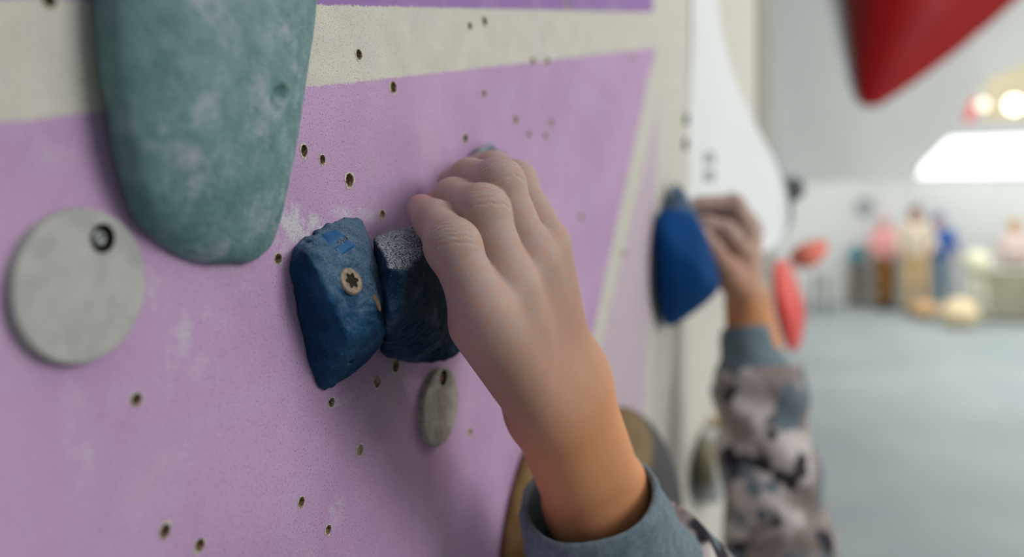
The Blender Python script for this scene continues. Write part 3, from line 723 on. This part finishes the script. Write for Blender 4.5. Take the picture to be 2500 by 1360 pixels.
V, Q = sdf_mesh(lambda P: np.maximum(np.maximum(ell(P, head+np.array([.006, 0, .012]), (.098, .080, .108))+.004*(vnoise(P, 60, 3)-.5), -(ell(P, head, (.086, .069, .101)))), smin(.015-(P[:, 0]-head[0]+.055)-(P[:, 2]-head[2])*.8, .0+0*P[:, 0]+9, .01)), head-.13, head+.13, .006); keep(mesh_np('hair', V, Q, MHAIR), person)

# ================================================================== HOLDS FARTHER ALONG THE WALL
def far_hold(name, pts, k, h, mat, label, rough=.001, nscale=40, sub=0, cat='climbing hold'):
    f0 = hull_sdf(pts, k)
    V, Q = sdf_mesh(lambda P: f0(P)+(vnoise(P, nscale, 3)-.5)*rough, *bounds(pts, .03), h, sub)
    return tag(mesh_np(name, V, Q, mat), label, cat)
# olive and charcoal dome behind the near forearm
t = NT('ochre_hold'); MGOLDEN = t.out(t.mix(t.ramp(t.noise(45, 5, .65), .3, .7), (0.150, 0.080, 0.016), (0.30, 0.20, 0.075)), 0.55, t.bump(t.noise(300, 3), .3, .001), .35)
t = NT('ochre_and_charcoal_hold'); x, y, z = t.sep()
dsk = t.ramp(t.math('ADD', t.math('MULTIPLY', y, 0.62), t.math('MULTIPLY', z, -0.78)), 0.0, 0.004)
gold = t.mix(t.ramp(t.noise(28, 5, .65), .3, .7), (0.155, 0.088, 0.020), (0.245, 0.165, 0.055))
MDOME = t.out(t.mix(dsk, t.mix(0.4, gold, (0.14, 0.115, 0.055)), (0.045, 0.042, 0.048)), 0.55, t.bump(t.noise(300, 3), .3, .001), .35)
def dome_hold(yc, zc2, ry, rz, th, mat, label, ofs):
    V, Q = sdf_mesh(lambda P: smax(ell(P, (0, yc, zc2), (th, ry, rz)), -P[:, 0], .006), (-.01, yc-ry-.02, zc2-rz-.02), (th+.02, yc+ry+.02, zc2+rz+.02), .005, 1)
    ofs = np.array(ofs); o = mesh_np('dome_hold', V-ofs, Q, mat); o.location = ofs; tag(o, label, 'climbing hold')
dome_hold(.498, 1.390, .085, .085, .042, MGOLDEN, 'round ochre hold peeping out left of the near cuff', (0, 0, 0))
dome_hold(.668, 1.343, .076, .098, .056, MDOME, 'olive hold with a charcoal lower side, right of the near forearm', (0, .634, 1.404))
# big blue hold in the far hand
MB2 = plain('smooth_blue_hold', (0.0008, 0.055, 0.200), 0.8, 0.15, 0.12, 12, .15, 300)
MB3 = plain('chalky_blue_hold', (0.10, 0.16, 0.24), 0.8, 0.2, 0.3, 30, .2, 300)
pts = [D(*p) for p in [(1598, 560, .825), (1597, 640, .825), (1606, 720, .825), (1618, 790, .835), (1640, 799, .84), (1602, 520, .83), (1640, 512, .83), (1690, 522, .84), (1718, 560, .83), (1756, 700, .84), (1748, 715, .86), (1700, 757, .85), (1604, 590, .815), (1612, 725, .815), (1626, 590, .802), (1632, 715, .802), (1700, 640, .80), (1720, 690, .81), (1620, 560, .86), (1640, 760, .90), (1740, 660, 1.0), (1690, 530, .95)]]
far_hold('blue_hold', swell(pts, .005), .0028, .005, MB2, 'big smooth blue hold pinched by the far hand', sub=1)
pts = [D(*p) for p in [(1640, 458, .88), (1668, 466, .86), (1700, 524, .86), (1628, 525, .86), (1690, 535, .95), (1652, 447, .90), (1618, 535, .85), (1650, 535, .83), (1645, 500, .85)]]
far_hold('blue_hold', swell(pts, .003), .0012, .004, MB3, 'chalk greyed blue tip rising behind the big blue hold')
# white volume
MWH = plain('white_volume_resin', (0.74, 0.78, 0.785), 0.45, 0.4, 0.02, 8)
prof = [(-260, 1690, 1716, .10), (0, 1690, 1752, .08), (100, 1690, 1768, .06), (220, 1688, 1806, .05), (320, 1686, 1853, .02), (400, 1684, 1897, 0), (470, 1684, 1926, -.01), (530, 1686, 1934, -.01), (580, 1692, 1910, 0), (615, 1710, 1868, .02), (640, 1760, 1815, .03)]
pts = []
for py, xa, xb, dd in prof:
    for s, back in ((0, 0), (.05, 0), (.2, 0), (.4, 0), (.6, 0), (.8, 0), (.93, 0), (1, 0), (.985, .10), (.90, None), (.45, None)):
        u_ = xa+(xb-xa)*s-1250; r_ = SB-u_/F*CB; w0 = (xb-xa)/244
        Y_ = (1.052 + .45*w0*s**1.2 + (back or 0)*w0) if back is not None else 0
        pts.append(D(u_+1250, py, Y_/(CB+u_/F*SB) if Y_ else (CAMX+.004)/r_))
# lofted surface (the outline is concave, so not a hull)
M_ = len(prof); K_ = 11; G = np.array(pts).reshape(M_, K_, 3)
def resample(A, n, axis, cyc):
    A = np.moveaxis(A, axis, 0); m = len(A); out = []
    for i in range(n):
        s = i/n*m if cyc else i/(n-1)*(m-1); j = int(math.floor(s)); f = s-j
        g = lambda q: A[q % m] if cyc else A[min(max(q, 0), m-1)]
        p0, p1, p2, p3 = g(j-1), g(j), g(j+1), g(j+2)
        out.append(.5*((2*p1)+(-p0+p2)*f+(2*p0-5*p1+4*p2-p3)*f*f+(-p0+3*p1-3*p2+p3)*f**3))
    return np.moveaxis(np.array(out), 0, axis)
G = resample(resample(G, 44, 0, False), 40, 1, True)
V = list(G.reshape(-1, 3)); Q = [(i*40+k, i*40+(k+1) % 40, (i+1)*40+(k+1) % 40, (i+1)*40+k) for i in range(43) for k in range(40)]
for i in (0, 43):
    c = G[i].mean(0); V.append(c); 
    for k in range(0, 40, 2): Q.append((i*40+k, i*40+k+1, i*40+(k+2) % 40, len(V)-1))
vol = mesh_np('white_volume', V, Q, MWH); bmv = bmesh.new(); bmv.from_mesh(vol.data); bmesh.ops.recalc_face_normals(bmv, faces=bmv.faces); bmv.to_mesh(vol.data); bmv.free()
tag(vol, 'tall white teardrop volume on the wall behind the far hand', 'climbing volume')
bvV = bvh_of(vol)
def decal(parent, bvh, strokes, mat, wpx, name='mark', off=.0008):
    bm = bmesh.new()
    for st in strokes:
        prev = None
        for (x0, y0), (x1, y1) in zip(st[:-1], st[1:]):
            L = math.hypot(x1-x0, y1-y0); nx, ny = -(y1-y0)/L*wpx, (x1-x0)/L*wpx; vs = []
            for (x, y) in ((x0+nx, y0+ny), (x1+nx, y1+ny), (x1-nx, y1-ny), (x0-nx, y0-ny)):
                l, q = ray(bvh, x, y)
                if l is None: break
                vs.append(bm.verts.new(l+q*off*(1 if q.y < 0.2 else 1)))
            if len(vs) == 4: bm.faces.new(vs)
    o = mesh_bm(name, bm, mat); keep(o, parent); return o
MMARK = plain('dark_grey_print', (0.22, 0.24, 0.245), 0.7, 0.2)
decal(vol, bvV, [[(1722, 402), (1722, 378), (1730, 371), (1739, 378), (1739, 402)], [(1722, 390), (1739, 390)], [(1722, 440), (1722, 416), (1730, 428), (1739, 416), (1739, 440)], [(1722, 440), (1739, 440)]], MMARK, 3.0, 'lettering')
# red holds
MRED = plain('red_hold_resin', (0.62, 0.030, 0.022), 0.45, 0.4, 0.08, 10); MORANGE = plain('orange_red_hold_resin', (0.72, 0.16, 0.11), 0.5, 0.4, 0.08, 10)
pts = [D(*p) for p in [(1884, 610, 1.75), (1900, 600, 1.80), (1888, 700, 1.70), (1895, 790, 1.72), (1912, 850, 1.75), (1930, 872, 1.78), (1950, 862, 1.80), (1970, 800, 1.84), (1974, 740, 1.86), (1955, 690, 1.86), (1920, 760, 1.64), (1935, 800, 1.66), (1925, 620, 1.90), (1890, 760, 1.95), (1940, 840, 1.9)]]
far_hold('red_hold', swell(pts, .013), .008, .010, MRED, 'long red hold hanging behind the far wrist', sub=1)
pts = [D(*p) for p in [(1928, 612, 2.2), (1935, 650, 2.2), (1960, 590, 2.15), (2022, 582, 2.2), (2016, 625, 2.2), (1990, 652, 2.2), (1950, 655, 2.3), (1960, 615, 2.05), (2000, 610, 2.1), (1980, 600, 2.35), (1930, 640, 2.4)]]
far_hold('orange_hold', swell(pts, .009), .006, .010, MORANGE, 'small orange red hold jutting out past the white volume')
# weathered hold below, beside the far sleeve
t = NT('weathered_olive_hold'); MOLIVE = t.out(t.mix(t.ramp(t.noise(20, 4), .42, .58), (0.22, 0.20, 0.135), (0.50, 0.53, 0.53)), .8, None, .2)
pts = [D(*p) for p in [(1692, 1080, 1.03), (1690, 1200, 1.03), (1700, 1240, 1.05), (1760, 1250, 1.1), (1790, 1200, 1.1), (1790, 1060, 1.1), (1750, 1020, 1.12), (1715, 1030, 1.12), (1735, 1130, .98), (1740, 1200, .98), (1700, 1130, 1.2), (1780, 1140, 1.2), (1740, 1230, 1.2)]]
far_hold('olive_hold', pts, .006, .008, MOLIVE, 'weathered olive grey hold low on the cream wall beside the far sleeve')
MGOLD = plain('yellow_hold_resin', srgb(190, 165, 90), .6, .3)
pts = [D(*p) for p in [(1738, 1010, 1.16), (1730, 1060, 1.16), (1770, 1065, 1.16), (1775, 1005, 1.16), (1750, 1030, 1.1), (1740, 1040, 1.25), (1775, 1040, 1.35)]]
far_hold('yellow_hold', pts, .004, .007, MGOLD, 'small yellow hold just above the weathered olive hold')
MGREY = plain('dark_grey_hold', (0.10, 0.105, 0.12), .7, .3)
for px, py, z, rr, lab in ((1674, 292, .995, .008, 'upper of two little dark grey spots beside the white volume'), (1672, 352, .99, .008, 'lower of two little dark grey spots beside the white volume'), (1938, 462, 1.9, .024, 'small dark grey hold peeping out from behind the white volume')):  # two small dark spots on the wall, then a grey hold
    c = D(px, py, z); pts = [c+rr*unit((a, b, d_))*np.array([1.4, .9, 1.6]) for a in (-1, 0, 1) for b in (-1, 0, 1) for d_ in (-1, 0, 1) if (a, b, d_) != (0, 0, 0)]
    if rr > .01: pts += [np.array([.007, q[1]+.02, q[2]]) for q in pts[::3]]
    if rr < .01: pts = [p*np.array([0, 1, 1])+np.array([(p[0]-c[0])*.5+.003, 0, 0]) for p in pts]
    far_hold('grey_hold' if rr > .01 else 'wall_spot', pts, rr*.15, rr*.3, MGREY, lab, rough=0, cat='climbing hold' if rr > .01 else 'bolt')
# big red volume on the grey panel
MRV = plain('deep_red_volume', (0.26, 0.0015, 0.002), 0.5, 0.3, 0.1, 4)
pb = [panel_pt(*p) for p in [(2060, -60), (2078, 60), (2100, 180), (2112, 286), (2200, 225), (2340, 120), (2510, -20), (2600, -250), (2030, -250)]]
pts = [p+nrm*.02 for p in pb] + [panel_pt(2110, -250)+nrm*.30, panel_pt(2250, -250)+nrm*.42, panel_pt(2420, -250)+nrm*.42, panel_pt(2560, -250)+nrm*.22, panel_pt(2140, 200)+nrm*.06]
far_hold('red_volume', swell(pts, .035), .014, .022, MRV, 'large deep red volume bolted to the grey overhanging panel', rough=.002, nscale=8, sub=1, cat='climbing volume')

# ================================================================== FAR HALL
def bg_person(px, z, hgt, cols, label, arm=.0, turn=0.0, sit=False, hairlen=.0):
    """Standing figure: body mesh with shirt, trousers, hair and shoes as children. Height hgt, feet on the floor below (px) at depth z."""
    b = D(px, HOR, z); b[2] = 0; s = hgt/1.7; c, sn = math.cos(turn), math.sin(turn)
    def T(x, y, zz): return b+s*np.array([x*c-y*sn, x*sn+y*c, zz])
    parts = dict(hd=T(0, 0, 1.58), nk=T(0, .01, 1.42), sl=T(-.18, 0, 1.36), sr=T(.18, 0, 1.36), el=T(-.26, -.05, 1.10), er=T(.26, -.05, 1.10), hl_=T(-.20, -.22, .98+arm), hr=T(.20, -.22, .98+arm), wl=T(-.09, 0, .9), wr_=T(.09, 0, .9), kl=T(-.10, -.03, .50), kr=T(.11, .02, .50), al=T(-.11, 0, .09), ar=T(.13, .04, .09), ch=T(0, 0, 1.2), be=T(0, 0, .98))
    p = parts
    def arm_(P, o): return np.minimum(smin(cone(P, p['sl'], p['el'], (.05+o)*s, (.042+o)*s), cone(P, p['el'], p['hl_'], (.042+o)*s, (.03+o)*s), .03), smin(cone(P, p['sr'], p['er'], (.05+o)*s, (.042+o)*s), cone(P, p['er'], p['hr'], (.042+o)*s, (.03+o)*s), .03))
    def tor(P, o): return smin(cone(P, p['sl'], p['sr'], (.065+o)*s, (.065+o)*s), cone(P, p['ch'], p['be'], (.145+o)*s, (.135+o)*s), .08)
    def leg_(P, o): return np.minimum(smin(cone(P, p['wl'], p['kl'], (.085+o)*s, (.06+o)*s), cone(P, p['kl'], p['al'], (.06+o)*s, (.04+o)*s), .03), smin(cone(P, p['wr_'], p['kr'], (.085+o)*s, (.06+o)*s), cone(P, p['kr'], p['ar'], (.06+o)*s, (.04+o)*s), .03))
    def hd(P): return smin(smin(ell(P, p['hd'], np.array([.078, .092, .115])*s), cone(P, p['hd']+(T(0, -.09, -.01)-T(0, 0, 0)), p['hd']+(T(0, -.10, -.03)-T(0, 0, 0)), .012*s, .016*s), .02), cone(P, p['nk'], p['hd'], .055*s, .05*s), .03)
    lo, hi = b-np.array([.5, .5, .02])*s, b+np.array([.5, .5, 1.75])*s
    V, Q = sdf_mesh(lambda P: smin(smin(smin(tor(P, 0), arm_(P, 0), .03), hd(P), .03), leg_(P, 0), .03), lo, hi, .03*s)
    o = mesh_np('person', V, Q, MSKB); tag(o, label, 'person')
    tip = lambda P: np.linalg.norm(P-p['hl_'].astype(np.float32), axis=1)
    V, Q = sdf_mesh(lambda P: np.maximum(smin(tor(P, .02), np.maximum(arm_(P, .016), np.maximum(.09*s-tip(P), .09*s-np.linalg.norm(P-p['hr'].astype(np.float32), axis=1))), .03), .86*s-P[:, 2]), lo, hi, .03*s); keep(mesh_np('shirt', V, Q, cols[0]), o)
    V, Q = sdf_mesh(lambda P: np.maximum(np.maximum(smin(leg_(P, .018), cone(P, p['be'], p['wl']*.5+p['wr_']*.5, .14*s, .14*s), .04), P[:, 2]-.97*s), .09*s-P[:, 2]), lo, hi, .03*s); keep(mesh_np('trousers', V, Q, cols[1]), o)
    V, Q = sdf_mesh(lambda P: np.maximum(smin(ell(P, p['hd']+np.array([0, .02, .03])*s, np.array([.10, .108, .12])*s), ell(P, p['hd']+(T(0, .06, -.06)-T(0, 0, 0)), np.array([.10, .06, .12+hairlen])*s), .03), -ell(P, p['hd']+(T(0, -.05, -.05)-T(0, 0, 0)), np.array([.075, .085, .11])*s)), lo, hi+.1, .02*s); keep(mesh_np('hair', V, Q, cols[2]), o)
    for q in ('al', 'ar'):
        f_ = p[q]+(T(.01, -.17, -.05)-T(0, 0, 0)); a_ = p[q]+(T(0, .03, -.03)-T(0, 0, 0))
        V, Q = sdf_mesh(lambda P: np.maximum(cone(P, a_, f_, .06*s, .045*s), .004-P[:, 2]), a_-.3, a_+.3, .025); keep(mesh_np('shoe', V, Q, cols[3]), o)
    return o
MSKB = plain('far_skin', srgb(214, 172, 150), .6, .3)
cl = lambda n, *c: plain(n, srgb(*c), .85, .2, .08, 10)
BLK = cl('dark_shoes', 60, 60, 62)
bg_person(2160, 14.2, 1.62, (cl('pink_top', 226, 160, 160), cl('brown_trousers', 140, 100, 50), cl('pale_pink_cap', 214, 170, 180), BLK), 'far person in a pink top and brown trousers, left of the group', turn=.5)
bg_person(2236, 13.6, 1.76, (cl('beige_top', 214, 200, 178), cl('sand_trousers', 205, 175, 130), cl('brown_hair', 88, 62, 42), BLK), 'far brown haired person in a beige top and sand coloured trousers', turn=-.2, hairlen=.08)
bg_person(2292, 14.0, 1.66, (cl('blue_top', 60, 95, 160), cl('grey_blue_jeans', 130, 150, 165), cl('blue_cap', 58, 92, 165), BLK), 'far person in a blue top, blue cap and grey blue jeans', turn=.2)
bg_person(2478, 13.4, 1.55, (cl('blush_top', 226, 208, 200), cl('dark_trousers', 84, 66, 62), cl('fair_hair', 205, 165, 95), BLK), 'far fair haired person in a blush top at the right edge', turn=-.4)
# far furniture
def bean(px, py, z, r, mat, name, label, cat, flat=.8):
    c = D(px, py, z); rr = r*z/F
    if cat == 'beanbag': c[2] = rr*flat*.92
    def f(P): return smax(ell(P, c, (rr, rr, rr*flat))+(vnoise(P, 5, 7)-.5)*.05*(cat == 'beanbag'), .0-P[:, 2], .02)
    V, Q = sdf_mesh(f, c-rr*1.3, c+rr*1.3, rr/8); return tag(mesh_np(name, V, Q, mat), label, cat)
bean(2345, 705, 11.9, 44, cl('peach_beanbag_cloth', 236, 214, 176), 'beanbag', 'peach beanbag in front of the far group', 'beanbag')
bean(2255, 722, 12.9, 34, cl('tan_beanbag_cloth', 206, 170, 128), 'beanbag', 'tan beanbag at the feet of the far group', 'beanbag', .7)
def stool(px, z, hh, r, mat, label, grp=None):
    b = D(px, HOR, z); b[2] = 0; e = empty('stool', b); tag(e, label, 'stool', grp)
    bm = bmesh.new(); lathe(bm, b+np.array([0, 0, hh-.05]), (0, 0, 1), [(r, 0), (r*1.05, .02), (r, .05), (r*.6, .055)], 20); keep(mesh_bm('seat', bm, mat, None, True), e)
    for k in range(4):
        a = math.pi/4+k*math.pi/2; bm = bmesh.new()
        p0 = b+np.array([math.cos(a)*r*1.1, math.sin(a)*r*1.1, 0]); p1 = b+np.array([math.cos(a)*r*.6, math.sin(a)*r*.6, hh-.05]); dv = Vector(p1-p0)
        bmesh.ops.create_cone(bm, cap_ends=True, segments=10, radius1=.022, radius2=.026, depth=dv.length, matrix=Matrix.Translation((p0+p1)/2) @ dv.to_track_quat('Z', 'Y').to_matrix().to_4x4())
        keep(mesh_bm('leg', bm, mat, None, True), e)
MST = cl('olive_grey_stool', 80, 82, 68)
stool(2002, 13.4, .72, .15, MST, 'olive grey stool nearest the orange hold'); stool(2088, 14.6, .78, .15, cl('taupe_stool', 120, 115, 98), 'taupe stool between the olive stool and the far group')
def cabinet(px, z, wd, dp, hh, mats, label, name='cabinet', cat='cabinet', shelves=3):
    b = D(px, HOR, z); b[2] = 0; e = empty(name, b); tag(e, label, cat)
    bm = bmesh.new(); th = .03
    for lo, hi in (((-wd/2, -dp/2, 0), (-wd/2+th, dp/2, hh)), ((wd/2-th, -dp/2, 0), (wd/2, dp/2, hh)), ((-wd/2, dp/2-th, 0), (wd/2, dp/2, hh)), ((-wd/2, -dp/2, hh-th), (wd/2, dp/2, hh))): box_bm(bm, lo, hi)
    o = mesh_bm('body', bm, mats[0]); o.parent = e
    for k in range(shelves):
        bm = bmesh.new(); zz = .06+k*(hh-.1)/shelves; box_bm(bm, (-wd/2+th, -dp/2+.01, zz), (wd/2-th, dp/2-th, zz+.03)); o = mesh_bm('shelf', bm, mats[1]); o.parent = e
    return e
cabinet(2128, 14.9, .62, .4, 1.05, (cl('ochre_wood', 150, 105, 48), cl('dark_ochre_wood', 96, 78, 46)), 'ochre wooden shelf unit behind the person in pink')
cabinet(2462, 12.6, .9, .4, .8, (cl('cream_board', 236, 232, 214), cl('cream_shelf', 226, 222, 204)), 'cream low shelf unit at the right of the far hall')
bean(2385, 640, 12.4, 30, cl('pale_yellow_ball', 240, 236, 205), 'exercise_ball', 'pale yellow ball on the stool beside the far group', 'ball', 1.0)
stool(2385, 12.4, H-(640-HOR)*12.4/F-30*12.4/F*.92, .16, cl('cream_stool', 228, 222, 205), 'cream stool carrying the pale yellow ball')
bean(2090, 622, 14.6, 18, cl('teal_bag_cloth', 70, 140, 155), 'bag', 'teal bag on the ochre shelf side', 'bag', 1.2)
def clockf(px, py, rpx, label):
    c = D(px, py, 1.0)-np.array([CAMX, 0, H]); s = 16.2/c[1]; c = np.array([CAMX, 0, H])+c*s; e = empty('wall_clock', c); tag(e, label, 'clock'); r = rpx*15/F
    bm = bmesh.new(); lathe(bm, c, (0, -1, 0), [(r, 0), (r, .05), (r*.88, .06), (r*.86, .035)], 28); keep(mesh_bm('case', bm, cl('dark_grey_case', 105, 112, 112)), e)
    bm = bmesh.new(); lathe(bm, c, (0, -1, 0), [(r*.85, .036), (r*.84, .038)], 28); keep(mesh_bm('dial', bm, cl('grey_dial', 165, 172, 172)), e)
clockf(2112, 505, 20, 'round grey clock on the far wall above the stools')
# gallery lamps and red thing
MLAMP = emit('warm_lamp_globe', (1.0, 0.86, 0.62), 5.0); MLAMP2 = emit('dim_warm_lamp_globe', (1.0, 0.86, 0.66), 1.05); MBR = cl('brass_fitting', 150, 125, 70)
for px, py, rr, m, lab in ((2476, 256, .10, MLAMP, 'bright warm globe lamp above the gallery edge'), (2400, 256, .07, MLAMP2, 'dimmer warm globe lamp left of the bright one')):
    c = D(px, py, 10.4); e = empty('globe_lamp', c); tag(e, lab, 'lamp')
    bm = bmesh.new(); bmesh.ops.create_uvsphere(bm, u_segments=24, v_segments=14, radius=rr, matrix=Matrix.Translation(c)); keep(mesh_bm('globe', bm, m, None, True), e)
    bm = bmesh.new(); lathe(bm, c-np.array([0, 0, c[2]-(zc+.14)]), (0, 0, 1), [(.10, 0), (.10, .02), (.02, .05), (.02, c[2]-(zc+.14)-rr)], 16); keep(mesh_bm('stand', bm, MBR, None, True), e)
pts = [D(*p) for p in [(2340, 272, 11.2), (2346, 240, 11.2), (2368, 210, 11.2), (2390, 222, 11.2), (2382, 276, 11.2), (2370, 250, 10.95), (2365, 245, 11.45), (2356, 374, 11.2), (2382, 374, 11.2), (2368, 372, 11.45)]]
far_hold('red_cushion', pts, .03, .04, cl('dusty_red_cloth', 205, 110, 108), 'dusty red cushion standing on the gallery beside the lamps', rough=.01, nscale=4, cat='cushion')
